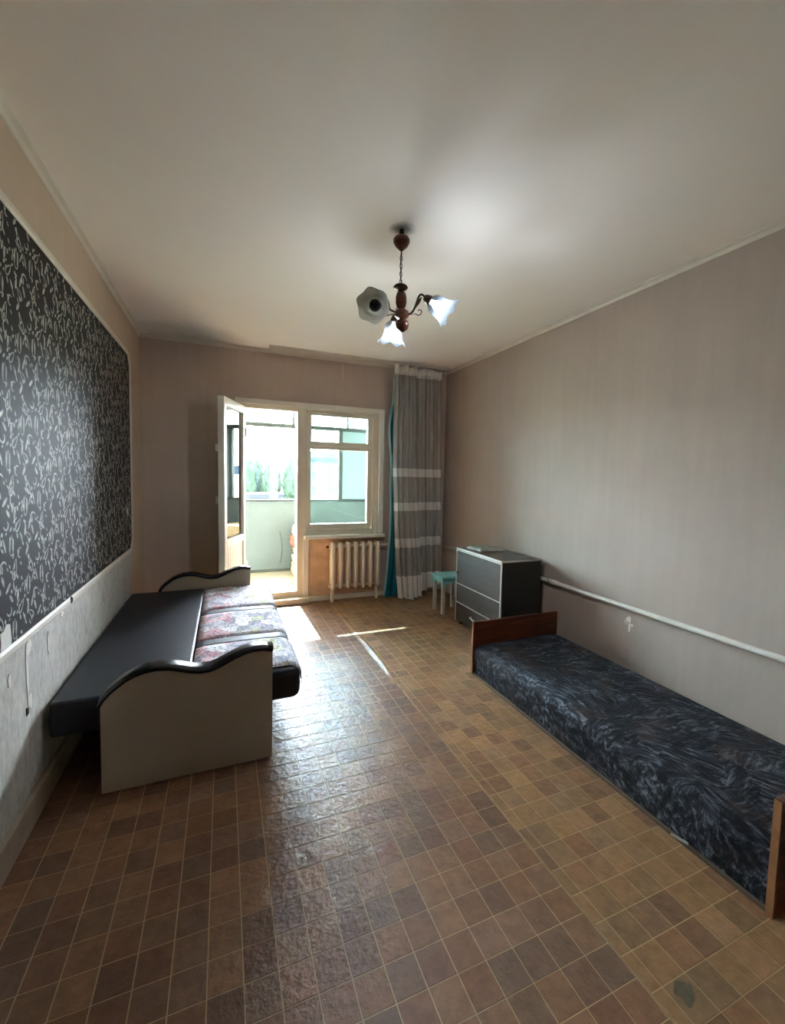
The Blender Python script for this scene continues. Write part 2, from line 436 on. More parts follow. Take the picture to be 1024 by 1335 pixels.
def box(name, mat, parent, *d, bevel=0.0, **kw):
    return build(MB().box(*d), name, mat, parent, bevel=bevel, **kw)

# ================================================================== STRUCTURE
# ---- floor: slab > two linoleum sheets > printed squares
floor = struct(MB().box(XL-0.2, XR+0.2, YF-0.2, YB+0.05, -0.15, -0.003), 'floor', 'linoleum_backing', 'brown tile-patterned linoleum floor laid in two sheets', 'floor')
SEAM = 1.0025
def sheet(name, x0, x1, mat_tile, lines_x, y_phase, label, mine):
    sh = build(MB().box(x0, x1, YF, YB, -0.003, 0.0), name, 'linoleum_joint', floor); sh['label'] = label
    g, t = 0.0032, 0.0008
    cells = []
    ny0 = math.floor((YF-y_phase)/GPY); ny1 = math.ceil((YB-y_phase)/GPY)
    xs = sorted(set([x0] + [x for x in lines_x if x0 < x < x1] + [x1]))
    for a, b in zip(xs, xs[1:]):
        for j in range(ny0, ny1):
            c = max(YF, y_phase+j*GPY); d = min(YB, y_phase+(j+1)*GPY)
            if b-a < 0.012 or d-c < 0.012: continue
            cells.append((a+g/2, b-g/2, c+g/2, d-g/2))
    near = sorted([c for c in cells if mine((c[0]+c[1])/2, (c[2]+c[3])/2)], key=lambda c: ((c[0]+c[1])/2)**2 + ((c[2]+c[3])/2)**2)[:300]
    ns = set(near); shared = {}
    for c in near:
        k = (round(c[1]-c[0], 4), round(c[3]-c[2], 4))
        if k not in shared:
            o = build(MB().box(0, k[0], 0, k[1], 0, t, bottom=False), 'tile', mat_tile, sh); shared[k] = o
        else:
            o = shared[k].copy(); COL.objects.link(o); o.parent = sh
        o.location = (c[0], c[2], 0)
    mb = MB()
    for c in cells:
        if c not in ns: mb.box(c[0], c[1], c[2], c[3], 0, t, bottom=False)
    rest = build(mb, 'tile_field', mat_tile, sh); rest['kind'] = 'stuff'
    return sh
def in_view_left(x, y): return y > 0.75 and not (x < 0.2 and y > 2.0) and x > XL + 0.02 and y > 0.88-0.38*(x-0.37)-0.1
def in_view_right(x, y): return y > 0.45 and not (x > 1.55 and y > 0.68) and not (x > 1.53 and y < 0.6) and y > 0.52-0.4*(x-1.26)-0.1
sheet('linoleum_sheet', XL, SEAM, 'linoleum_print', [SEAM-i*GPX for i in range(30)], 1.1827, 'wide linoleum sheet under the sofa, printed with brown squares', in_view_left)
sheet('linoleum_sheet', SEAM+0.006, XR, 'linoleum_print_golden', [1.047+i*GPX for i in range(30)], 0.9590, 'golden brown linoleum sheet along the bed side', in_view_right)
# curled edge of the left sheet along the joint near the window
mb = MB()
def curl(u, v):
    y = 2.45 + v*1.88
    lift = 0.012*math.sin(PI*v)**0.6*(0.7+0.3*math.sin(9*v))
    x = SEAM + 0.005 - 0.03*(1-u) + 0.008*math.sin(5*v)
    return (x, y, 0.0012 + lift*u**1.5)
mb.grid(curl, 4, 40)
build(mb, 'lifted_edge', 'linoleum_print_golden', floor, smooth=True)
mb = MB()
for k in range(26):
    y0 = 0.46+k*0.1+random.uniform(-.03, .03); 
    if random.random() < 0.7: mb.box(SEAM-0.006+random.uniform(-.004, .004), SEAM+0.004+random.uniform(-.002, .006), y0, y0+random.uniform(.015, .05), 0.0008, 0.0013)
t_ = build(mb, 'torn_seam', 'seam_edge', floor); t_['kind'] = 'stuff'
# round worn spot in the linoleum
mb = MB(); n = 22
ring = [(1.088+0.026*(1+0.25*math.sin(3*a+1)+0.12*math.sin(7*a))*math.cos(a), 0.652+0.026*(1+0.2*math.sin(2*a)+0.1*math.sin(5*a))*math.sin(a)) for a in [2*PI*i/n for i in range(n)]]
mb.add([(x, y, 0.0014) for x, y in ring] + [(x, y, 0.0005) for x, y in ring], [tuple(range(n))] + [(i, (i+1) % n, (i+1) % n+n, i+n) for i in range(n)])
build(mb, 'worn_spot', 'stain_grey', floor)

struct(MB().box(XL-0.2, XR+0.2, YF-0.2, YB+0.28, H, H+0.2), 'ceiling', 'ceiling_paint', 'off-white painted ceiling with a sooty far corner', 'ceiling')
wl = struct(MB().box(XL-0.2, XL, YF-0.2, YB+0.28, -0.15, H), 'wall_left', 'wall_beige', 'beige left wall with a framed dark wallpaper panel', 'wall')
wr = struct(MB().box(XR, XR+0.2, YF-0.2, YB+0.28, -0.15, H), 'wall_right', 'wallpaper_taupe', 'plain taupe wallpapered wall behind the bed', 'wall')
struct(MB().box(XL, XR, YF-0.2, YF, -0.15, H), 'wall_front', 'wallpaper_taupe', 'wallpapered wall facing the window', 'wall')
BXa, BXb = -1.3, 2.7
DX0, DX1, WX1, WZ0, OZ1 = 0.155, 0.745, 1.545, 0.67, 1.985
mb = MB().box(XL, DX0, YB, YB+0.28, -0.15, H).box(WX1, XR, YB, YB+0.28, -0.15, H).box(DX0, WX1, YB, YB+0.28, OZ1, H).box(DX1, WX1, YB, YB+0.28, -0.15, WZ0).box(DX0, DX1, YB+0.05, YB+0.28, -0.15, -0.003)
wb = struct(mb, 'wall_back', 'wallpaper_back', 'taupe window wall with a balcony door and window', 'wall')

fo = MB()
for a in ((BXa, DX0, -0.2, H+.05), (WX1, BXb, -0.2, H+.05), (DX0, WX1, OZ1, H+.05), (DX1, WX1, -0.2, WZ0)): fo.box(a[0], a[1], YB+0.28, YB+0.30, a[2], a[3])
build(fo, 'outer_render', 'facade_plaster', wb)

# ---- left wall: wallpaper panel with printed motifs, frame, bare plaster strip below
PY1, PZ0, PZ1 = 3.93, 0.70, 2.205
cut = 0.07
panel = MB()
P2 = [(YF, PZ0), (PY1-cut*0.9, PZ0), (PY1, PZ0+cut*1.3), (PY1+0.03, PZ1-cut*1.2), (PY1-0.03, PZ1), (YF, PZ1)]
nn = len(P2)
panel.add([(XL, y, z) for y, z in P2] + [(XL+0.003, y, z) for y, z in P2], [tuple(range(nn, 2*nn))] + [(i, (i+1) % nn, (i+1) % nn+nn, i+nn) for i in range(nn)])
pn = build(panel, 'wallpaper_panel', 'dark_wallpaper', wl)
pn['label'] = 'black wallpaper panel with silvery paisley print'
def ribbon(mb, pts, wd, x):
    """flat printed stroke on the panel: pts in (y, z), pointed ends"""
    n = len(pts); vs = []
    for i, (y, z) in enumerate(pts):
        a, b = pts[max(0, i-1)], pts[min(n-1, i+1)]
        dy, dz = b[0]-a[0], b[1]-a[1]; L = math.hypot(dy, dz) or 1
        ww = 1.12*wd*(0.35+0.65*math.sin(PI*(i+0.3)/(n-0.4)))/2
        vs += [(x, y-dz/L*ww, z+dy/L*ww), (x, y+dz/L*ww, z-dy/L*ww)]
    mb.add(vs, [(2*i, 2*i+1, 2*i+3, 2*i+2) for i in range(n-1)])
def motif_strokes():
    st = []; R = random.Random(5)
    def drop(cy, cz, s, ang, w_=0.006):
        p = []
        for i in range(15):
            t = i/14*2*PI; r = s*(0.5-0.5*math.cos(t))**0.7
            a, b = s*1.1*math.cos(t), 0.55*s*math.sin(t)*math.sin(t/2)
            p.append((cy+a*math.sin(ang)+b*math.cos(ang), cz+a*math.cos(ang)-b*math.sin(ang)))
        st.append((p, w_))
    def arc(cy, cz, r, a0, a1, w_=0.006, k=1.0):
        st.append(([(cy+r*math.cos(a0+(a1-a0)*i/8)*(1-(1-k)*i/8), cz+r*math.sin(a0+(a1-a0)*i/8)*(1-(1-k)*i/8)) for i in range(9)], w_))
    def leaf(cy, cz, L, ang, w_=0.013):
        st.append(([(cy+(t-.5)*L*math.sin(ang), cz+(t-.5)*L*math.cos(ang)) for t in (0, .25, .5, .75, 1)], w_))
    # large teardrops with tails
    drop(.055, .215, .030, -.5); leaf(.072, .165, .05, .6, .007); leaf(.105, .165, .05, -.35, .009)
    drop(.175, .075, .034, .35); arc(.19, .025, .03, 2.4, 5.2, .008)
    leaf(.018, .15, .05, .12, .012); leaf(.042, .145, .05, .10, .012); drop(.03, .145, .034, .1, .004)
    leaf(.145, .165, .05, .12, .012); leaf(.168, .16, .045, .08, .012); drop(.157, .16, .032, .1, .004)
    drop(.215, .225, .026, .8); leaf(.235, .18, .04, -.5, .01)
    arc(.09, .09, .028, .4, 4.4, .008, .5); arc(.125, .235, .022, 3.4, 7.2, .008, .5); arc(.22, .12, .024, 1.0, 5.0, .008, .4)
    leaf(.06, .075, .045, .5); leaf(.085, .05, .04, -.4); leaf(.02, .055, .04, .3); drop(.045, .03, .024, -.9, .005)
    leaf(.12, .02, .045, .9); leaf(.14, .27, .035, -.7); leaf(.03, .27, .04, .7); leaf(.19, .27, .04, .2, .015)
    for _ in range(44):
        leaf(R.uniform(0, .25), R.uniform(0, .29), R.uniform(.012, .024), R.uniform(-1, 1), R.uniform(.006, .011))
    return st
STR = motif_strokes()
mb = MB(); y = 0.7
inside = lambda y, z: y < PY1-0.035 and PZ0+0.012 < z < PZ1-0.012 and not (y > PY1-cut-.02 and (z < PZ0+cut*1.3 or z > PZ1-cut*1.2))
ci = 0
while y < PY1:
    for r in range(-1, 7):
        z = PZ0 - 0.1 + r*0.29 + (0.145 if ci % 2 else 0)
        for pts, wd in STR:
            pp = [(y+a, z+b) for a, b in pts]
            if all(inside(a, b) for a, b in pp): ribbon(mb, pp, wd, XL+0.0036)
    y += 0.25; ci += 1
pr = build(mb, 'paisley_print', 'silver_print', wl, recalc=False); pr['kind'] = 'stuff'
def strip(name, p, q, wd, th, mat, parent):
    """moulding strip along the left wall from p to q (y, z)"""
    d = Vector((q[0]-p[0], q[1]-p[1])).normalized(); nrm = Vector((-d.y, d.x))
    prof = [(-wd/2, 0), (wd/2, 0), (wd/2, th*0.5), (wd/4, th), (-wd/4, th), (-wd/2, th*0.5)]
    vs = [(XL+h, e[0]+nrm.x*a, e[1]+nrm.y*a) for e in (p, q) for a, h in prof]
    mb = MB().add(vs, [tuple(range(5, -1, -1)), tuple(range(6, 12))] + [(i, (i+1) % 6, (i+1) % 6+6, i+6) for i in range(6)])
    return build(mb, name, mat, parent)
for a, b in zip(P2, P2[1:]): strip('panel_moulding', a, b, 0.034, 0.013, 'moulding_paint', wl)
PB = build(MB().box(XL, XL+0.002, YF, 3.9, 0.1, PZ0-0.014), 'bare_plaster', 'bare_plaster', wl); PB['label'] = 'scraped grey plaster strip below the dark panel'
R = random.Random(11)
def scrap(cy, cz, wy, wz, name='paper_scrap', mat='paper_scrap', x=XL+0.0045, parent=wl, sgn=1):
    n = 13; r_ = [R.uniform(.65, 1.1) for _ in range(n)]
    ring = [(cy+wy*r_[i]*math.cos(2*PI*i/n), cz+wz*r_[i]*math.sin(2*PI*i/n)) for i in range(n)]
    mb = MB().add([(x, a, b) for a, b in ring] + [(x-0.0035*sgn, a, b) for a, b in ring], [tuple(range(n))] + [(i, (i+1) % n, (i+1) % n+n, i+n) for i in range(n)])
    return build(mb, name, mat, parent)
for a in [(1.96, .655, .03, .03), (1.94, .545, .010, .10), (1.955, .455, .022, .03), (2.32, .67, .02, .015), (3.03, .60, .006, .07), (2.15, .60, .008, .05), (1.79, .735, .05, .06), (1.80, .60, .012, .03)]:
    scrap(*a)
for a in [(1.93, .425, .012, .016), (2.42, .705, .018, .018)]: scrap(*a, name='dent', mat='dark_gap', x=XL+0.0145 if a[1] > .6 else XL+.0045)
scrap(3.78, 1.0, .035, .035, 'torn_hole', 'paper_scrap', XL+0.005)
tag(box('baseboard_left', 'baseboard_paint', None, XL, XL+0.022, YF, YB, 0.0, 0.108, bevel=0.004), 'worn beige baseboard along the left wall', 'baseboard', kind='structure')

# crown mouldings
def crown(name, kind):
    t, h = 0.032, 0.030
    if kind == 'left': pr_ = [(XL, H), (XL, H-h), (XL+.007, H-h), (XL+t*.5, H-h*.45), (XL+t, H-.006), (XL+t, H)]; mb = MB().prism(pr_, YF, YB)
    elif kind == 'right': pr_ = [(XR, H), (XR-t, H), (XR-t, H-.006), (XR-t*.5, H-h*.45), (XR-.007, H-h), (XR, H-h)]; mb = MB().prism(pr_, YF, YB)
    else:
        pr_ = [(YB, H), (YB-t, H), (YB-t, H-.006), (YB-t*.5, H-h*.45), (YB-.007, H-h), (YB, H-h)]
        n = 6; mb = MB().add([(XL+.01, y, z) for y, z in pr_] + [(XR-.01, y, z) for y, z in pr_], [tuple(range(n)), tuple(range(2*n-1, n-1, -1))] + [(i, (i+1) % n, (i+1) % n+n, i+n) for i in range(n)])
    return mb
struct(crown('l', 'left'), 'trim_1', 'moulding_paint', 'pale ceiling moulding above the dark wallpaper panel', 'moulding')
struct(crown('r', 'right'), 'trim_2', 'moulding_paint', 'pale ceiling moulding along the taupe right wall', 'moulding')
struct(crown('b', 'back'), 'trim_3', 'moulding_paint', 'dusty ceiling moulding above the window', 'moulding')

# ---- window wall details
bp = build(MB().box(0.80, 1.54, YB-0.003, YB, 0.05, 0.66), 'bare_patch', 'peach_plaster', wb); bp['label'] = 'bare peach plaster behind the radiator'
tag(box('baseboard_back', 'cream_paint', None, 0.80, 1.62, YB-0.025, YB-0.0031, 0.0, 0.055, bevel=0.004), 'cream skirting below the radiator', 'baseboard', kind='structure')
tag(box('trim_4', 'white_paint', None, 0.745, 0.798, YB-0.02, YB, 0.0, 0.668, bevel=0.003), 'white upright board beside the balcony doorway', 'trim', kind='structure')
th = tag(box('trim_5', 'cream_paint', None, DX0, 0.80, YB-0.075, YB+0.0, 0.0, 0.058, bevel=0.006), 'worn cream step in front of the balcony door', 'threshold', kind='structure')
# wires and stains above the window
build(MB().tube([(1.137, YB-.004, 2.44), (1.139, YB-.006, 2.40), (1.136, YB-.005, 2.36), (1.139, YB-.004, 2.31)], 0.003, 6), 'wire_stub', 'paper_scrap', wb)

# window unit
win = thing('window_1', (1.15, YB+0.03, 0.70), 'cream wooden window with a small pane above a tall pane', 'window', kind='structure')
FY0, FY1 = YB+0.008, YB+0.15
C_ = 'cream_paint'
box('frame_jamb', C_, win, 0.685, 0.772, FY0, FY1, 0.0, OZ1, bevel=0.004)
box('frame_jamb', C_, win, 1.482, WX1, FY0, FY1, WZ0, OZ1, bevel=0.004)
box('frame_head', C_, win, 0.772, 1.482, FY0, FY1, 1.955, OZ1, bevel=0.004)
box('frame_bottom', C_, win, 0.772, 1.482, FY0, FY1, WZ0, 0.745, bevel=0.004)
SY0, SY1 = YB+0.03, YB+0.085
def sash(parent, x0, x1, z0, z1, gx0, gx1, gz0, gz1, y0=SY0, y1=SY1, glass='window_glass', mat=C_):
    s_ = build(MB().box(x0, gx0, y0, y1, z0, z1).box(gx1, x1, y0, y1, z0, z1).box(gx0, gx1, y0, y1, z0, gz0).box(gx0, gx1, y0, y1, gz1, z1), 'sash', mat, parent)
    ym = (y0+y1)/2
    g_ = build(MB().box(gx0, gx1, ym-.002, ym+.002, gz0, gz1), 'pane', glass, s_)
    return s_
sash(win, 0.775, 1.479, 0.748, 1.606, 0.822, 1.430, 0.800, 1.573)
sash(win, 0.775, 1.479, 1.609, 1.952, 0.830, 1.430, 1.652, 1.916)
for z in (0.86, 1.45): build(MB().tube([(0.779, SY0-.006, z-.04), (0.779, SY0-.006, z+.04)], .006, 8), 'hinge', C_, win)
box('latch', 'white_paint', win, 0.785, 0.80, SY0-.018, SY0-.001, 1.70, 1.80, bevel=0.004)
tag(box('window_sill', 'white_paint', None, 0.75, 1.605, YB-0.085, YB-0.0, 0.655, 0.688, bevel=0.006), 'white window sill board above the radiator', 'sill', kind='structure')
# casing around the opening
cas = thing('trim_6', (0.9, YB, 2.0), 'white casing boards around the window and balcony door', 'trim', kind='structure')
box('head_board', 'white_paint', cas, 0.10, 1.60, YB-0.022, YB, 1.975, 2.022, bevel=0.004)
box('side_board', 'white_paint', cas, 1.545, 1.60, YB-0.022, YB, 0.69, 1.975, bevel=0.004)
box('side_board', 'white_paint', cas, 0.10, 0.155, YB-0.022, YB, 0.0, 1.975, bevel=0.004)

# balcony door: frame and opened leaf
door = thing('door_1', (0.19, YB+0.01, 0.0), 'white balcony door standing open, glazed above a boarded panel', 'door', kind='structure')
box('frame_jamb', C_, door, DX0, 0.19, FY0, FY1, 0.058, OZ1-.001, bevel=0.004)
box('frame_head', C_, door, 0.19, 0.685, FY0, FY1, 1.935, OZ1-.001, bevel=0.004)
box('frame_sill', C_, door, 0.19, 0.685, FY0, YB+0.2, 0.0, 0.118, bevel=0.006)
LW, LT, LZ0, LZ1 = 0.555, 0.052, 0.125, 1.945
A = math.radians(110)
HX, HY = 0.196, YB+0.0
def leafpt(p):      # p: along leaf, across thickness (0 = room face when closed, LT = outer face), height
    dx, dy = math.cos(A), -math.sin(A); nx, ny = math.sin(A), math.cos(A)   # outer side turns to the right of the room
    return (HX + p[0]*dx + (p[1]-LT)*nx, HY + p[0]*dy + (p[1]-LT)*ny, p[2])
def lbox(name, mat, parent, x0, x1, y0, y1, z0, z1, bevel=0.003):
    mb = MB().box(x0, x1, y0, y1, z0, z1); mb.v = [leafpt(v) for v in mb.v]
    return build(mb, name, mat, parent, bevel=bevel)
GZ0, GZ1 = 0.735, 1.875
lf = lbox('leaf', 'white_paint', door, 0, 0.06, 0, LT, LZ0, LZ1)
lf['label'] = 'opened door leaf turned into the room'
lbox('stile', 'white_paint', lf, LW-0.06, LW, 0, LT, LZ0, LZ1)
lbox('top_rail', 'white_paint', lf, 0.06, LW-0.06, 0, LT, GZ1, LZ1)
lbox('lock_rail', 'white_paint', lf, 0.06, LW-0.06, 0, LT, GZ0-0.065, GZ0)
lbox('bottom_rail', 'white_paint', lf, 0.06, LW-0.06, 0, LT, LZ0, LZ0+0.09)
lbox('pane', 'window_glass', lf, 0.06, LW-0.06, LT*.5-.002, LT*.5+.002, GZ0, GZ1, 0)
nb = 8
for i in range(nb):
    a = 0.06 + (LW-0.12)/nb*i; b = a+(LW-0.12)/nb
    lbox('panel_board', 'white_paint', lf, a+.001, b-.001, LT*.2, LT*.72, LZ0+0.09, GZ0-0.065, 0.004)
for z in (1.08, 1.52): lbox('latch', 'white_paint', lf, LW-0.045, LW-0.018, -0.03, 0.0, z-.03, z+.03, 0.005)
for z in (0.4, 1.7): build(MB().tube([(HX+.004, HY-.004, z-.05), (HX+.004, HY-.004, z+.05)], .008, 8), 'hinge', 'white_paint', door)

# ---- balcony and the view beyond
BY = 5.85; BX0, BX1 = -1.3, 2.7
BFZ = 0.02
struct(MB().box(BX0, BX1, YB+0.30, BY+0.1, -0.2, BFZ), 'floor_balcony', 'balcony_concrete', 'sunlit yellowish concrete balcony floor', 'floor')
par = struct(MB().box(BX0, BX1, BY, BY+0.09, BFZ, 0.925), 'wall_balcony_parapet', 'mint_paint', 'pale mint painted balcony parapet', 'wall')
box('coping', 'mint_paint', par, BX0, BX1, BY-0.015, BY+0.105, 0.925, 0.945, bevel=0.004)
box('floor_cove', 'balcony_frame_paint', par, BX0, BX1, BY-0.02, BY, BFZ, BFZ+0.035)
struct(MB().box(BX0-0.12, BX0, YB+0.30, BY+0.1, -0.2, H+0.05), 'wall_balcony_left', 'facade_plaster', 'pale side wall at the far left of the balcony', 'wall')
struct(MB().box(BX1, BX1+0.12, YB+0.30, BY+0.1, -0.2, H+0.05), 'wall_balcony_right', 'facade_plaster', 'pale side wall closing the balcony on the right', 'wall')
struct(MB().box(BX0-0.12, BX1+0.12, YB+0.30, 6.72, H+0.05, H+0.22), 'ceiling_balcony_sun_block', 'facade_plaster', 'concrete slab over the balcony, unseen overhang added to block the sun', 'ceiling')  # front runs past the parapet: unseen overhang added to cut the sun patch
bw = thing('window_2', (0.8, BY+0.045, 0.945), 'grey-green balcony glazing above the mint parapet', 'window', kind='structure')
G_ = 'balcony_frame_paint'
gy0, gy1 = BY+0.02, BY+0.07
box('transom', G_, bw, BX0, BX1, gy0, gy1, 1.915, 1.968)
box('top_rail', G_, bw, BX0, BX1, gy0, gy1, 2.48, H+0.05)
box('bottom_rail', G_, bw, BX0, BX1, gy0, gy1, 0.945, 0.975)
for x in (-0.45, 1.475, 2.3): box('post', G_, bw, x, x+0.05, gy0, gy1, 0.975, 1.922)
for x in (-0.3, 0.845, 1.585, 2.3): box('post', G_, bw, x, x+0.028, gy0, gy1, 1.962, 2.48)
ym = (gy0+gy1)/2
for a, b in ((BX0, -0.45), (-0.40, 1.475)): box('pane', 'balcony_glass', bw, a, b, ym-.002, ym+.002, 0.975, 1.922)
box('pane', 'milky_film', bw, 1.525, 2.3, ym-.002, ym+.002, 0.975, 1.922)['label'] = 'pane covered with milky film'
for a, b in ((BX0, -0.3), (-0.272, 0.845), (0.873, 1.585), (1.613, 2.3)): box('pane', 'balcony_glass', bw, a, b, ym-.002, ym+.002, 1.962, 2.48)

# bags stacked on the balcony floor, beside the doorway
def lump(name, x0, x1, y0, y1, z0, z1, mat, label, cat, seed, group):
    bm = bmesh.new(); bmesh.ops.create_cube(bm, size=1)
    bmesh.ops.subdivide_edges(bm, edges=bm.edges, cuts=5, use_grid_fill=True)
    c = Vector(((x0+x1)/2, (y0+y1)/2, (z0+z1)/2)); d = Vector((x1-x0, y1-y0, z1-z0))
    mb = MB()
    for v in bm.verts:
        q = v.co.copy(); rr = q.length/0.5
        q *= 1 - 0.13*max(0, rr-1)
        k = 1 + 0.10*noise.noise(q*4+Vector((seed, 0, 0)))
        z = q.z*(1+0.04*noise.noise(q*5+Vector((0, seed, 0))))
        p = Vector((c.x+q.x*d.x*k, c.y+q.y*d.y*k, max(z0, min(z1, c.z+z*d.z*1.05))))
        mb.v.append(p)
    bm.verts.ensure_lookup_table(); bm.verts.index_update()
    mb.f = [tuple(v.index for v in f.verts) for f in bm.faces]; bm.free()
    return tag(build(mb, name, mat, smooth=True), label, cat, group)
z = BFZ
for i, (h, mt_, nm, lb) in enumerate([(0.16, 'sack_cream', 'sack', 'lowest cream sack in the stack on the balcony floor'), (0.10, 'sack_grey', 'sack', 'grey sack lying second from the bottom on the balcony'), (0.12, 'sack_cream', 'sack', 'cream sack in the middle of the balcony stack'), (0.13, 'sack_red', 'sack', 'red printed sack near the top of the balcony stack'), (0.13, 'sack_cream', 'sack', 'topmost cream sack of the balcony stack')]):
    lump(nm, 0.80-0.012*(i % 2)+0.01*i-.035*(i > 2), 1.32, 5.28, 5.72, z, z+h, mt_, lb, 'sack', i*3.1, 'sacks stacked on the balcony')
    z += h
pth = [(0.68+0.03*math.sin(3*t), BY-.008, 0.55-0.42*t) for t in [i/12 for i in range(13)]]
tag(build(MB().tube(pth, 0.005, 6), 'cable', 'cable_grey', smooth=True), 'thin cable hanging down the mint parapet', 'cable')

# ---- far view
GZ = -9.0
struct(MB().grid(lambda u, v: (-600+1400*u, 12+1500*v, GZ), 8, 8), 'ground', 'far_ground', 'pale open ground far below the balcony', 'ground')
def hill(u, v):
    x = -1800+4600*u; y = 2300+1200*v
    base = math.sin(PI*v)
    hgt = 150*math.exp(-((x+250)/700)**2) + 70*math.exp(-((x-900)/600)**2) + 60 + 26*noise.noise(Vector((x*.004, y*.003, 0)))
    return (x, y, GZ-2 + hgt*base)
struct(MB().grid(hill, 90, 12), 'hills', 'far_hill_haze', 'hills on the horizon with blue haze put into their colour', 'hills', smooth=True)
RT = random.Random(3)
TREE_PROTO = []
def crown_mesh(rx, rz, seed):
    bm = bmesh.new(); bmesh.ops.create_icosphere(bm, subdivisions=4, radius=1)
    for v in bm.verts:
        n_ = noise.noise(v.co*2.2+Vector((seed, 0, 0)))*0.28 + noise.noise(v.co*5+Vector((0, seed, 0)))*0.2 + noise.noise(v.co*11+Vector((0, 0, seed)))*0.14
        v.co *= 1+n_
        v.co.x *= rx; v.co.y *= rx; v.co.z *= rz
    mb = MB(); bm.verts.index_update(); mb.v = [tuple(v.co) for v in bm.verts]; mb.f = [tuple(v.index for v in f.verts) for f in bm.faces]; bm.free()
    return mb
def tree(x, y, hgt, rx, k, label):
    t = thing('tree', (x, y, GZ), label, 'tree', 'trees beyond the parapet')
    mb = crown_mesh(rx, hgt*0.44, k*1.7); mb.v = [(a+x, b+y, c+GZ+hgt*0.57) for a, b, c in mb.v]
    build(mb, 'crown', 'tree_leaf_blue' if k % 3 == 1 else 'tree_leaf', t, smooth=False)
    build(MB().tube([(x, y, GZ), (x+.1, y, GZ+hgt*.25), (x, y, GZ+hgt*.5)], [.3, .22, .12], 7), 'trunk', 'tree_bark', t)
ORD = ['first', 'second', 'third', 'fourth', 'fifth', 'sixth', 'seventh', 'eighth', 'ninth', 'tenth', 'eleventh', 'twelfth', 'thirteenth', 'fourteenth', 'fifteenth', 'sixteenth']
specs = []
for k in range(16):
    specs.append((0.8+k*1.72, (119, 128, 137)[k % 3]+RT.uniform(-.6, .6), RT.uniform(10.8, 13.4)+(k % 3)*.4, RT.uniform(1.55, 1.8)))
for i, (x, y, h, r) in enumerate(specs):
    tree(x, y, h, r, i, ORD[i] + ' poplar from the left in the tree row beyond the parapet')
def shed(x0, x1, y0, y1, h, label, name='shed'):
    t = thing(name, ((x0+x1)/2, (y0+y1)/2, GZ), label, 'shed')
    box('wall', 'far_wall', t, x0, x1, y0, y1, GZ, GZ+h)
    box('roof', 'far_roof', t, x0-.5, x1+.5, y0-.6, y1+.6, GZ+h, GZ+h+1.0)
    n_ = max(2, int((x1-x0)/2.4))
    for i in range(n_):
        a = x0+(x1-x0)*(i+.2)/n_; b = x0+(x1-x0)*(i+.75)/n_
        box('window', 'far_window', t, a, b, y0-.08, y0, GZ+h*.45, GZ+h*.9)
shed(5.2, 12.5, 104, 110, 4.6, 'long low white shed with dark roof below the trees')
shed(-0.5, 4.2, 96, 101, 2.9, 'small white shed left of the long one')
ap = thing('apartment_building', (24, 92, GZ), 'pale apartment block seen through the tall window pane', 'building')
box('wall', 'far_wall', ap, 16, 28, 88, 98, GZ, 4.2)
box('roof', 'far_roof', ap, 15.6, 28.4, 87.6, 98.4, 4.2, 4.8)
for r in range(4):
    for c in range(6):
        box('window', 'far_window', ap, 16.7+c*1.95, 17.8+c*1.95, 87.93, 88, GZ+1.6+r*3.1, GZ+3.1+r*3.1)

# ================================================================== OBJECTS
# ---- sofa bed, folded flat
sofa = thing('sofa_bed', (-0.15, 2.9, 0.0), 'black sofa bed folded flat, with a newsprint seat, along the left wall', 'sofa bed')
ATOP = [(-0.458, 0.375), (-0.445, 0.398), (-0.422, 0.424), (-0.371, 0.463), (-0.335, 0.480), (-0.300, 0.490), (-0.258, 0.493), (-0.215, 0.488), (-0.175, 0.476), (-0.139, 0.464), (-0.098, 0.456), (-0.060, 0.457), (-0.030, 0.465), (-0.002, 0.478), (0.040, 0.497), (0.082, 0.513), (0.120, 0.520), (0.16, 0.520), (0.200, 0.511)]
def arm(y0, y1):
    a = build(MB().prism([(-0.461, 0.012), (0.197, 0.012)] + ATOP[::-1], y0, y1), 'armrest', 'sofa_laminate', sofa)
    # padded black edge following the wavy top
    out = []
    for i, (x, z) in enumerate(ATOP):
        p, q = ATOP[max(0, i-1)], ATOP[min(len(ATOP)-1, i+1)]
        dx, dz = q[0]-p[0], q[1]-p[1]; L = math.hypot(dx, dz); out.append((x-dz/L*0.022, z+dx/L*0.022))
    mb = MB(); n = len(ATOP)
    prof = [(-0.004, 0.0), (-0.006, 0.5), (0.004, 0.9), (0.02, 1.0), (y1-y0-0.02, 1.0), (y1-y0-.004, 0.9), (y1-y0+0.006, 0.5), (y1-y0+0.004, 0.0)]
    vs = []
    for i in range(n):
        for dy, t in prof: vs.append((ATOP[i][0]+(out[i][0]-ATOP[i][0])*t, y0+dy, ATOP[i][1]-0.006+(out[i][1]-ATOP[i][1])*t+0.004))
    m_ = len(prof)
    fs = [(i*m_+k, i*m_+k+1, (i+1)*m_+k+1, (i+1)*m_+k) for i in range(n-1) for k in range(m_-1)]
    fs += [tuple(range(m_)), tuple((n-1)*m_+k for k in range(m_))]
    fs += [(i*m_, (i+1)*m_, (i+1)*m_+m_-1, i*m_+m_-1) for i in range(n-1)]
    mb.add(vs, fs)
    tr = build(mb, 'armrest_trim', 'black_trim', a, smooth=True); tr['label'] = 'glossy black wavy edge'
    for x in (-0.42, 0.16): build(MB().box(x-.02, x+.02, y0+.02, y1-.02, 0.001, 0.012), 'glide', 'black_side', a)
    return a
AR0, AR1, AF0, AF1 = 1.98, 2.055, 3.755, 3.83
arm(AR0, AR1); arm(AF0, AF1)
box('base', 'black_side', sofa, -0.43, 0.17, AR1+.002, AF0-.002, 0.04, 0.215, bevel=0.004)
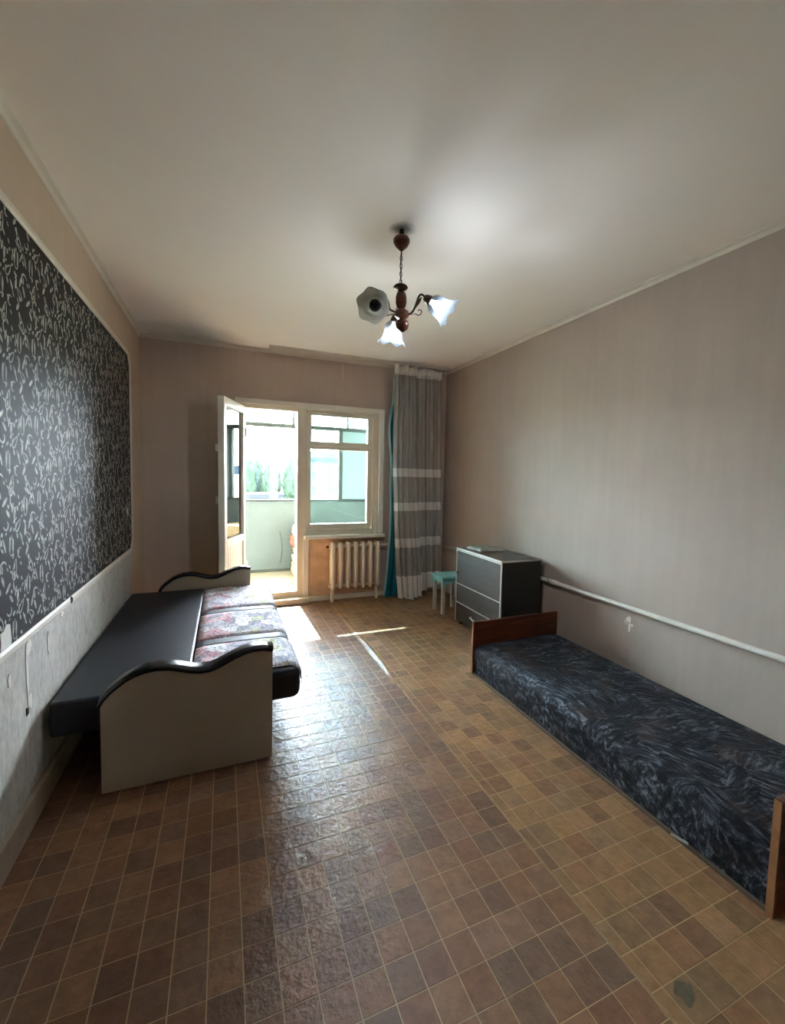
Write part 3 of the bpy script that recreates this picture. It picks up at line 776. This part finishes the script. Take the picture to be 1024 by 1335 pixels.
for x in (-0.38, 0.12):
    for y in (2.3, 3.5): build(MB().lathe([(0.0, 0.001), (0.022, 0.001), (0.025, 0.04), (0.0, 0.04)], (x, y, 0), seg=12), 'leg', 'black_side', sofa)
CY0, CY1 = AR1+0.005, AF0-0.005
def cushion(name, x0, x1, z0, z1, mat, rad):
    o = box(name, mat, sofa, x0, x1, CY0, CY1, z0, z1, bevel=rad, seg=5, smooth=True)
    return o
bc = cushion('back_cushion', XL+0.024, -0.148, 0.238, 0.383, 'black_leatherette', 0.014)
sc_ = cushion('seat_cushion', -0.144, 0.342, 0.222, 0.380, 'black_leatherette', 0.05)
prof = [(-0.140, 0.374)] + [(-0.1+0.05*i, 0.3825+0.004*math.sin(PI*i/7.6)) for i in range(8)]
prof += [(0.285+0.06*math.sin(t), 0.322+0.0615*math.cos(t)) for t in [PI/2*i/7 for i in range(8)]] + [(0.3455, 0.285)]
YS = [CY0+0.03, 2.475, 2.56, 3.035, 3.115, CY1-0.03]
def cover(name, mat, y0, y1, lift):
    n = len(prof)
    def f(u, v):
        i = min(n-1, int(round(u*(n-1)))); x_, z_ = prof[i]; q = prof[max(0, i-1)]; r_ = prof[min(n-1, i+1)]
        dx, dz = r_[0]-q[0], r_[1]-q[1]; L = math.hypot(dx, dz)
        puff = lift*(0.25+0.75*min(1, 4*math.sin(PI*min(1, max(0, v)))))
        return (x_-dz/L*puff, y0+(y1-y0)*v, z_+dx/L*puff)
    return build(MB().grid(f, n-1, 10), name, mat, sc_, smooth=True, solid=0.002)
for a, b in ((0, 1), (2, 3), (4, 5)): cover('newsprint_cover', 'newsprint_fabric', YS[a], YS[b], 0.009)['label'] = 'grey newsprint fabric with red and yellow blocks'
for a, b in ((1, 2), (3, 4)): cover('dark_stripe', 'sofa_stripe', YS[a], YS[b], 0.0045)

# ---- bed
bed = thing('single_bed', (1.9, 1.5, 0.0), 'low single bed with dark brush-stroke upholstery along the right wall', 'bed')
BX, BXR, BYN, BYF = 1.533, 2.235, 0.70, 2.39
hb = build(MB().box(BX-0.006, BXR, BYF, BYF+0.022, 0.0, 0.358), 'headboard', 'bed_wood', bed, bevel=0.003)
build(MB().box(BX-0.010, BX-0.0062, BYF+.001, BYF+0.021, 0.0, 0.356), 'edge_band', 'bed_wood_edge', hb)
fb = build(MB().box(BX-0.006, BXR, BYN-0.024, BYN-0.002, 0.0, 0.372), 'footboard', 'bed_wood', bed, bevel=0.003)
build(MB().box(BX-0.012, BX-0.0062, BYN-0.023, BYN-0.003, 0.0, 0.370), 'edge_band', 'bed_wood_edge', fb)
def mat_surface():
    # cross-section: front hem at the floor, up the front, soft edge, top, back edge
    cs = [(BX+0.004, 0.006), (BX+0.002, 0.06), (BX, 0.12), (BX+0.002, 0.16), (BX+0.010, 0.183), (BX+0.03, 0.198), (BX+0.06, 0.204)]
    cs += [(BX+0.06+(BXR-BX-0.10)*i/16, 0.205+0.006*math.sin(PI*i/16)) for i in range(1, 17)]
    cs += [(BXR-0.015, 0.195), (BXR, 0.17), (BXR, 0.10), (BXR, 0.02)]
    n = len(cs)
    def f(u, v):
        i = min(n-1, int(round(u*(n-1)))); x, z = cs[i]; y = BYN+0.004+(BYF-BYN-0.008)*v
        top = 1 if 6 <= i <= n-5 else 0
        wr = noise.noise(Vector((x*5, y*3.2, 3)))*0.010 + noise.noise(Vector((x*14+y*6, y*9, 7)))*0.006
        e = 0.012*max(0, 1-min(v, 1-v)*22)
        if top: z += wr - e
        elif i < 6: x += 0.010*noise.noise(Vector((y*11, z*9, 1)))*min(1, z/.05) + 0.004; z += (wr-e)*(i/6)
        return (x, y, max(0.004, z))
    return MB().grid(f, n-1, 70)
mt_ = build(mat_surface(), 'mattress', 'bed_fabric', bed, smooth=True); mt_['label'] = 'mattress in dark blue-grey brush-stroke fabric'
build(MB().tube([(BX-0.008, 1.0, 0.010), (BX-0.006, 0.94, 0.022)], 0.0045, 8), 'metal_bracket', 'steel', bed)
build(MB().box(BX-0.004, BX+0.02, BYN, BYF, 0.001, 0.012), 'side_rail', 'bed_rail', bed)

# ---- chest of drawers
CX0, CX1, CYA, CYB, CZ = 1.925, 2.295, 2.655, 3.335, 0.69
ch = thing('chest_of_drawers', ((CX0+CX1)/2, (CYA+CYB)/2, 0.0), 'dark brown chest with pale metal edges between stool and bed', 'chest of drawers')
box('body', 'black_side', ch, CX0+0.018, CX1, CYA+0.004, CYB-0.004, 0.03, CZ-0.018, bevel=0.002)
box('top', 'wenge_top', ch, CX0+0.004, CX1, CYA+0.003, CYB-0.003, CZ-0.018, CZ, bevel=0.002)
def front(name, z0, z1):
    o = box(name, 'dark_wenge', ch, CX0+0.002, CX0+0.018, CYA+0.012, CYB-0.012, z0, z1, bevel=0.002)
    build(MB().box(CX0-0.002, CX0+0.004, CYA+0.012, CYB-0.012, z1-0.001, z1+0.006), 'metal_strip', 'metal_edge', o)
    return o
front('flap_door', 0.379, CZ-0.024)
d1 = front('drawer', 0.209, 0.370); d2 = front('drawer', 0.04, 0.200)
build(MB().tube([(CX0, 3.06, 0.135), (CX0-0.022, 3.055, 0.137), (CX0-0.025, 3.0, 0.13), (CX0-0.022, 2.945, 0.127), (CX0, 2.94, 0.127)], 0.006, 8), 'handle', 'metal_edge', d2, smooth=True)
build(MB().tube([(CX0-.003, 3.30, 0.47), (CX0-0.012, 3.30, 0.47)], 0.012, 10), 'knob', 'brass_dark', ch, smooth=True)
box('edge_strip', 'metal_edge', ch, CX0-0.003, CX0+0.006, CYA, CYA+0.010, 0.03, CZ)
box('edge_strip', 'metal_edge', ch, CX0-0.003, CX0+0.006, CYB-0.010, CYB, 0.03, CZ)
box('edge_strip', 'metal_edge', ch, CX0-0.004, CX0+0.005, CYA, CYB, CZ-0.012, CZ+0.003)
box('edge_strip', 'metal_edge', ch, CX0+0.005, CX1, CYA-0.002, CYA+0.004, CZ-0.010, CZ+0.002)
for x in (CX0+0.03, CX1-0.05):
    for y in (CYA+0.02, CYB-0.05): box('foot', 'black_side', ch, x, x+.03, y, y+.03, 0.001, 0.031)
# folded pale cloth on its top
mb = MB()
def cl(u, v):
    x = 1.985 + 0.235*u + 0.012*math.sin(7*v); y = 3.05 + 0.24*v + 0.015*math.sin(5*u)
    e = min(1, 8*min(u, 1-u, v, 1-v))
    return (x, y, CZ + 0.004 + e*(0.012 + 0.012*abs(noise.noise(Vector((u*5, v*5, 2))))))
mb.grid(cl, 18, 18)
tag(build(mb, 'folded_cloth', 'pale_cloth', smooth=True, solid=0.004), 'crumpled pale green cloth lying on the dark chest', 'cloth')

# ---- stool
SX0, SX1, SYA, SYB, SZ = 1.905, 2.165, 3.56, 3.80, 0.362
stl = thing('stool', ((SX0+SX1)/2, (SYA+SYB)/2, 0.0), 'small stool with a turquoise seat between curtain and chest', 'stool')
box('seat', 'turquoise_paint', stl, SX0, SX1, SYA, SYB, SZ-0.022, SZ, bevel=0.006)
i_ = 0.016
for x0, x1, y0, y1 in ((SX0+i_+.03, SX1-i_-.03, SYA+i_, SYA+i_+.014), (SX0+i_+.03, SX1-i_-.03, SYB-i_-.014, SYB-i_), (SX0+i_, SX0+i_+.014, SYA+i_+.03, SYB-i_-.03), (SX1-i_-.014, SX1-i_, SYA+i_+.03, SYB-i_-.03)):
    box('apron', 'turquoise_paint', stl, x0, x1, y0, y1, SZ-0.062, SZ-0.022)
for x in (SX0+i_, SX1-i_-.03):
    for y in (SYA+i_, SYB-i_-.03):
        lg = box('leg', 'stool_leg_paint', stl, x, x+.03, y, y+.03, 0.001, SZ-0.085, bevel=0.003)
        build(MB().box(x-.004, x+.034, y-.004, y+.034, SZ-0.085, SZ-0.0225), 'corner_block', 'turquoise_paint', lg, bevel=0.004)

# ---- radiator
NS = 7; PIT = 0.0805; RX0 = 1.030; RY = 4.325
rad = thing('radiator', (1.27, RY, 0.0), 'cream sectional cast-iron radiator under the window', 'radiator')
def section():
    mb = MB()
    for dy in (-0.034, 0.030):
        mb.tube([(0, dy, 0.135), (0, dy, 0.16), (0, dy, 0.20), (0, dy, 0.56), (0, dy, 0.595), (0, dy, 0.618)], [0.012, 0.021, 0.023, 0.023, 0.021, 0.010], 10)
    for z in (0.165, 0.575):
        mb.tube([(-PIT/2+.001, 0, z), (-0.022, 0, z), (-.02, 0, z), (0.02, 0, z), (0.022, 0, z), (PIT/2-.001, 0, z)], [0.017, 0.017, 0.026, 0.026, 0.017, 0.017], 10)
        mb.box(-0.012, 0.012, -0.034, 0.030, z-0.018, z+0.018)
    return mb
s0 = None
for i in range(NS):
    if s0 is None: s0 = build(section(), 'section', 'radiator_enamel', None, smooth=True); o = s0
    else: o = s0.copy(); COL.objects.link(o)
    o.parent = rad; o.location = (RX0+i*PIT-1.27, 0, 0)
build(MB().tube([(RX0-.04, RY, 0.575), (RX0-.065, RY, 0.575)], 0.012, 10), 'plug', 'brass_dark', rad)
build(MB().tube([(RX0+6*PIT+.04, RY, 0.575), (1.75, RY, 0.575), (2.0, RY+.03, 0.575)], 0.011, 10), 'supply_pipe', 'radiator_enamel', rad, smooth=True)
for x in (1.11, 1.43): box('bracket', 'radiator_enamel', rad, x-.008, x+.008, RY+0.0535, YB-0.004, 0.55, 0.58)
for x in (1.03, 1.51): box('foot', 'radiator_enamel', rad, x-.012, x+.012, RY-.02, RY+.02, 0.001, 0.136)

# ---- heating pipes
tag(build(MB().tube([(2.14, 4.365, 0.001), (2.14, 4.365, 1.2), (2.135, 4.365, H-.001)], 0.013, 10), 'riser_pipe', 'pipe_paint', smooth=True), 'vertical heating pipe behind the sheer curtain, nearer the window', 'pipe', 'heating risers in the corner')
tag(build(MB().tube([(2.235, 4.365, 0.001), (2.235, 4.365, 1.2), (2.225, 4.365, H-.001)], 0.014, 10), 'riser_pipe', 'pipe_paint', smooth=True), 'vertical heating pipe in the corner beside the right wall', 'pipe', 'heating risers in the corner')
hp = thing('heating_pipe', (XR-0.03, 2.0, 0.529), 'pale horizontal heating pipe along the right wall above the bed', 'pipe')
build(MB().tube([(XR-0.030, YF+.002, 0.529), (XR-0.030, 1.2, 0.529), (XR-0.030, 2.62, 0.531), (XR-0.030, 4.32, 0.529)], 0.0155, 12), 'pipe_run', 'pipe_paint', hp, smooth=True)
build(MB().tube([(XR-0.030, 2.50, 0.5305), (XR-0.030, 2.58, 0.5308)], 0.0195, 12), 'coupling', 'pipe_paint', hp, smooth=True)
for y in (0.9, 3.6): box('bracket', 'pipe_paint', hp, XR-0.03, XR, y-.01, y+.01, 0.508, 0.516)
# scar and scraps on the right wall
for a in [(1.895, .445, .018, .022), (1.885, .40, .006, .035), (1.868, .415, .008, .008)]:
    scrap(*a, name='wall_scar', mat='paper_scrap', x=XR-0.003, parent=wr, sgn=-1)
scrap(1.91, .425, .02, .02, 'wall_dent', 'wallpaper_back', XR-.0025, wr, -1)

# ---- curtains
rail = tag(build(MB().box(0.40, 2.28, 4.235, 4.262, 2.478, H).box(0.40, 2.28, 4.285, 4.312, 2.478, H).box(0.40, 2.28, 4.262, 4.285, 2.490, H), 'curtain_rail', 'moulding_paint'), 'pale double curtain rail on the ceiling by the window', 'curtain rail')
def curtain(name, label, mat, fx, fy, ztop, zbot, nu=110, nv=48, group=None, header=None):
    root = thing(name, (fx(0.5, 0), fy(0.5, 0), 0.02), label, 'curtain', group)
    def f(u, v): return (fx(u, v), fy(u, v), zbot(u) + (ztop(u)-zbot(u))*(1-v))
    build(MB().grid(f, nu, nv), 'cloth', mat, root, smooth=True, recalc=False)
    if header:
        def g(u, v):
            p = f(u, 0.0 + 0.028*(1-v)); return (p[0], p[1]-0.004-.004*math.sin(40*u), p[2]+0.012*v)
        build(MB().grid(g, nu, 2), 'header_tape', header, root, smooth=True, solid=0.003)
    return root
# front sheer: gathered folds, swings forward towards the floor
def f1x(u, v):
    w0 = 1.622 + 0.016*math.sin(9*v+.5)*(1-v) + 0.085*v**2.5; w1 = 1.865 + 0.10*v**1.5
    return w0 + (w1-w0)*u + 0.010*math.sin(5*2*PI*u+1.2)*(.4+.6*v)
def f1y(u, v):
    a = 0.018+0.016*v
    return 4.205 - 0.045*v**2 + a*math.sin(2*PI*(4.5*u)+0.4+0.8*v) + 0.008*math.sin(2*PI*(11*u)+2*v) + 0.012*math.sin(3*v*PI+u*4)
curtain('sheer_curtain', 'grey sheer curtain with white bands, gathered beside the window', 'grey_sheer', f1x, f1y, lambda u: 2.445+0.012*math.sin(14*u), lambda u: 0.012+0.01*math.sin(9*u), header='paper_scrap', group='sheer curtains in the corner')
def f2x(u, v):
    w0 = 1.83 + 0.11*v**1.6; w1 = 2.205 + 0.045*v
    return w0 + (w1-w0)*u + 0.006*math.sin(4*2*PI*u)
def f2y(u, v):
    return 4.265 + 0.02*math.sin(2*PI*(3.2*u)+2.4+0.5*v)*(0.5+0.6*v) + 0.006*math.sin(2*PI*8*u+v)
curtain('sheer_curtain', 'flatter grey sheer curtain with white bands, over the corner pipes', 'grey_sheer', f2x, f2y, lambda u: 2.452-0.01*math.sin(9*u), lambda u: 0.02+0.09*u, header='paper_scrap', group='sheer curtains in the corner')
# teal curtain behind with its pale edge
def f3x(u, v):
    e = 1.662 - 0.028*math.sin(min(1, v*1.6)*PI) - 0.22*max(0, v-0.62)**1.1 + 0.010*math.sin(17*v)
    return e + (1.80 + 0.0*v - e)*u
def f3y(u, v): return 4.30 - 0.075*max(0, v-.6) + 0.014*math.sin(2*PI*2.6*u+1.0*v)
tc = curtain('teal_curtain', 'teal curtain hanging behind the grey sheer beside the radiator', 'teal_cloth', f3x, f3y, lambda u: 2.45, lambda u: 0.015)
def edge(u, v):
    p = (f3x(0, v), f3y(0, v)); return (p[0]-0.012+0.024*u + 0.006*math.sin(21*v), p[1]-0.008, 0.02+2.42*(1-v))
build(MB().grid(edge, 3, 60), 'pale_edge', 'teal_edge', tc, smooth=True, solid=0.002)

# ---- chandelier
LX, LY = 0.800, 2.006
lam = thing('chandelier', (LX, LY, H), 'wooden three-arm chandelier with tulip glass shades, two of them lit', 'chandelier')
build(MB().lathe([(0.0, H-.001), (0.012, H-.001), (0.012, H-.02), (0.02, H-.03), (0.02, 2.462), (0.0, 2.46)], (LX, LY, 0), seg=14), 'ceiling_hook', 'black_side', lam, smooth=True)
build(MB().lathe([(0.0, 2.463), (0.034, 2.463), (0.041, 2.452), (0.040, 2.440), (0.030, 2.422), (0.014, 2.408), (0.006, 2.400), (0.0, 2.399)], (LX, LY, 0), seg=24), 'canopy', 'chandelier_wood', lam, smooth=True)
zc = 2.398
for i in range(8):
    pts = []
    for k in range(10):
        a = 2*PI*k/10; d = 0.006*math.cos(a); hh = 0.0125*math.sin(a)
        pts.append((LX + (d if i % 2 else 0), LY + (0 if i % 2 else d), zc-0.012-i*0.0186+hh))
    build(MB().tube(pts, 0.0018, 6, closed=True), 'chain_link', 'bronze', lam, smooth=True)
build(MB().tube([(LX+.003, LY, 2.40), (LX-.003, LY+.003, 2.34), (LX+.003, LY, 2.25)], 0.0022, 6), 'cord', 'black_side', lam)
build(MB().lathe([(0, 2.250), (0.010, 2.249), (0.030, 2.238), (0.036, 2.230), (0.030, 2.222), (0.010, 2.214), (0, 2.213)], (LX, LY, 0), seg=24), 'collar', 'bronze', lam, smooth=True)
build(MB().lathe([(0, 2.214), (0.012, 2.212), (0.022, 2.203), (0.0265, 2.185), (0.0265, 2.155), (0.021, 2.137), (0.016, 2.128), (0, 2.127)], (LX+.004, LY, 0), seg=24), 'column', 'chandelier_wood', lam, smooth=True)
build(MB().lathe([(0, 2.129), (0.018, 2.128), (0.033, 2.118), (0.038, 2.106), (0.034, 2.094), (0.02, 2.084), (0, 2.083)], (LX+.008, LY, 0), seg=24), 'hub', 'chandelier_wood', lam, smooth=True)
build(MB().lathe([(0, 2.086), (0.014, 2.084), (0.03, 2.070), (0.033, 2.052), (0.026, 2.034), (0.010, 2.022), (0, 2.019)], (LX+.012, LY, 0), seg=24), 'finial', 'chandelier_wood', lam, smooth=True)
HUB = Vector((LX+.008, LY, 2.104))
def add_arm(ang, base, axis, lit):
    """base: neck of the shade; axis: the way its mouth points"""
    d = Vector((math.cos(ang), math.sin(ang), 0)); base = Vector(base); ax = Vector(axis).normalized()
    p0 = HUB + d*0.030; p3 = base - ax*0.028
    p1 = p0 + d*0.05 + Vector((0, 0, -0.015)); p2 = p3 - ax*0.05 + Vector((0, 0, 0.03))
    bez = [p0*(1-t)**3 + p1*3*t*(1-t)**2 + p2*3*t*t*(1-t) + p3*t**3 for t in [i/14 for i in range(15)]]
    a = build(MB().tube(bez, 0.0052, 8), 'arm', 'bronze', lam, smooth=True)
    # curled leaf above and scroll below
    s0_ = bez[4]; sc1 = [s0_ + d*(0.008+0.030*t) + Vector((0, 0, 0.012+0.055*t-0.01*t*t)) for t in [i/8 for i in range(9)]]
    build(MB().tube([s0_]+sc1, [0.004]+[0.002+0.006*math.sin(PI*min(1, (i+1)/9)) for i in range(9)], 8, flat=0.4), 'leaf_scroll', 'bronze', a, smooth=True)
    cc = bez[5] + Vector((0, 0, -0.022)) + d*0.02
    sp_ = [cc + d*(0.018*(1-.05*i)*math.cos(-2.6+0.42*i)) + Vector((0, 0, 0.018*(1-.05*i)*math.sin(-2.6+0.42*i))) for i in range(13)]
    build(MB().tube([bez[2]-Vector((0, 0, .01))]+sp_, 0.0026, 6), 'curl', 'bronze', a, smooth=True)
    build(MB().lathe([(0, -0.032), (0.012, -0.031), (0.018, -0.022), (0.024, -0.004), (0.022, 0.004), (0, 0.005)], base, ax, 16), 'socket_cup', 'bronze', a, smooth=True)
    def wob(i, th, r, h):
        k = max(0, (h-0.045)/0.07)
        return r*(1+0.055*k*math.cos(6*th)), h + 0.010*k*math.cos(6*th)
    pr_ = [(0.018, 0.0), (0.030, 0.006), (0.041, 0.020), (0.046, 0.040), (0.047, 0.060), (0.050, 0.078), (0.057, 0.094), (0.068, 0.108), (0.072, 0.111)]
    build(MB().lathe(pr_, base, ax, 36, wob), 'lamp_shade', 'shade_glass' if lit else 'shade_glass_unlit', a, smooth=True, solid=0.003, recalc=False)
    blb = build(MB().lathe([(0.012, 0.006), (0.013, 0.020), (0.022, 0.034), (0.027, 0.050), (0.025, 0.066), (0.015, 0.077), (0, 0.080)], base, ax, 18), 'bulb', 'lit_bulb' if lit else 'unlit_bulb', a, smooth=True)
    if lit:
        l = bpy.data.lights.new('bulb_light', 'POINT'); l.energy = BULB*lit; l.color = (0.76, 0.87, 1.0); l.shadow_soft_size = 0.018
        lo = bpy.data.objects.new('bulb_light', l); COL.objects.link(lo); lo.location = base + ax*0.083 - Vector((LX, LY, H)); lo.parent = lam
add_arm(math.radians(205), (0.662, 1.955, 2.105), (-0.42, -0.78, -0.36), 0)
add_arm(math.radians(325), (0.915, 1.915, 2.155), (0.72, -0.30, -0.50), 0.75)
add_arm(math.radians(85), (0.842, 2.185, 2.135), (-0.06, 0.22, -0.95), 1.3)
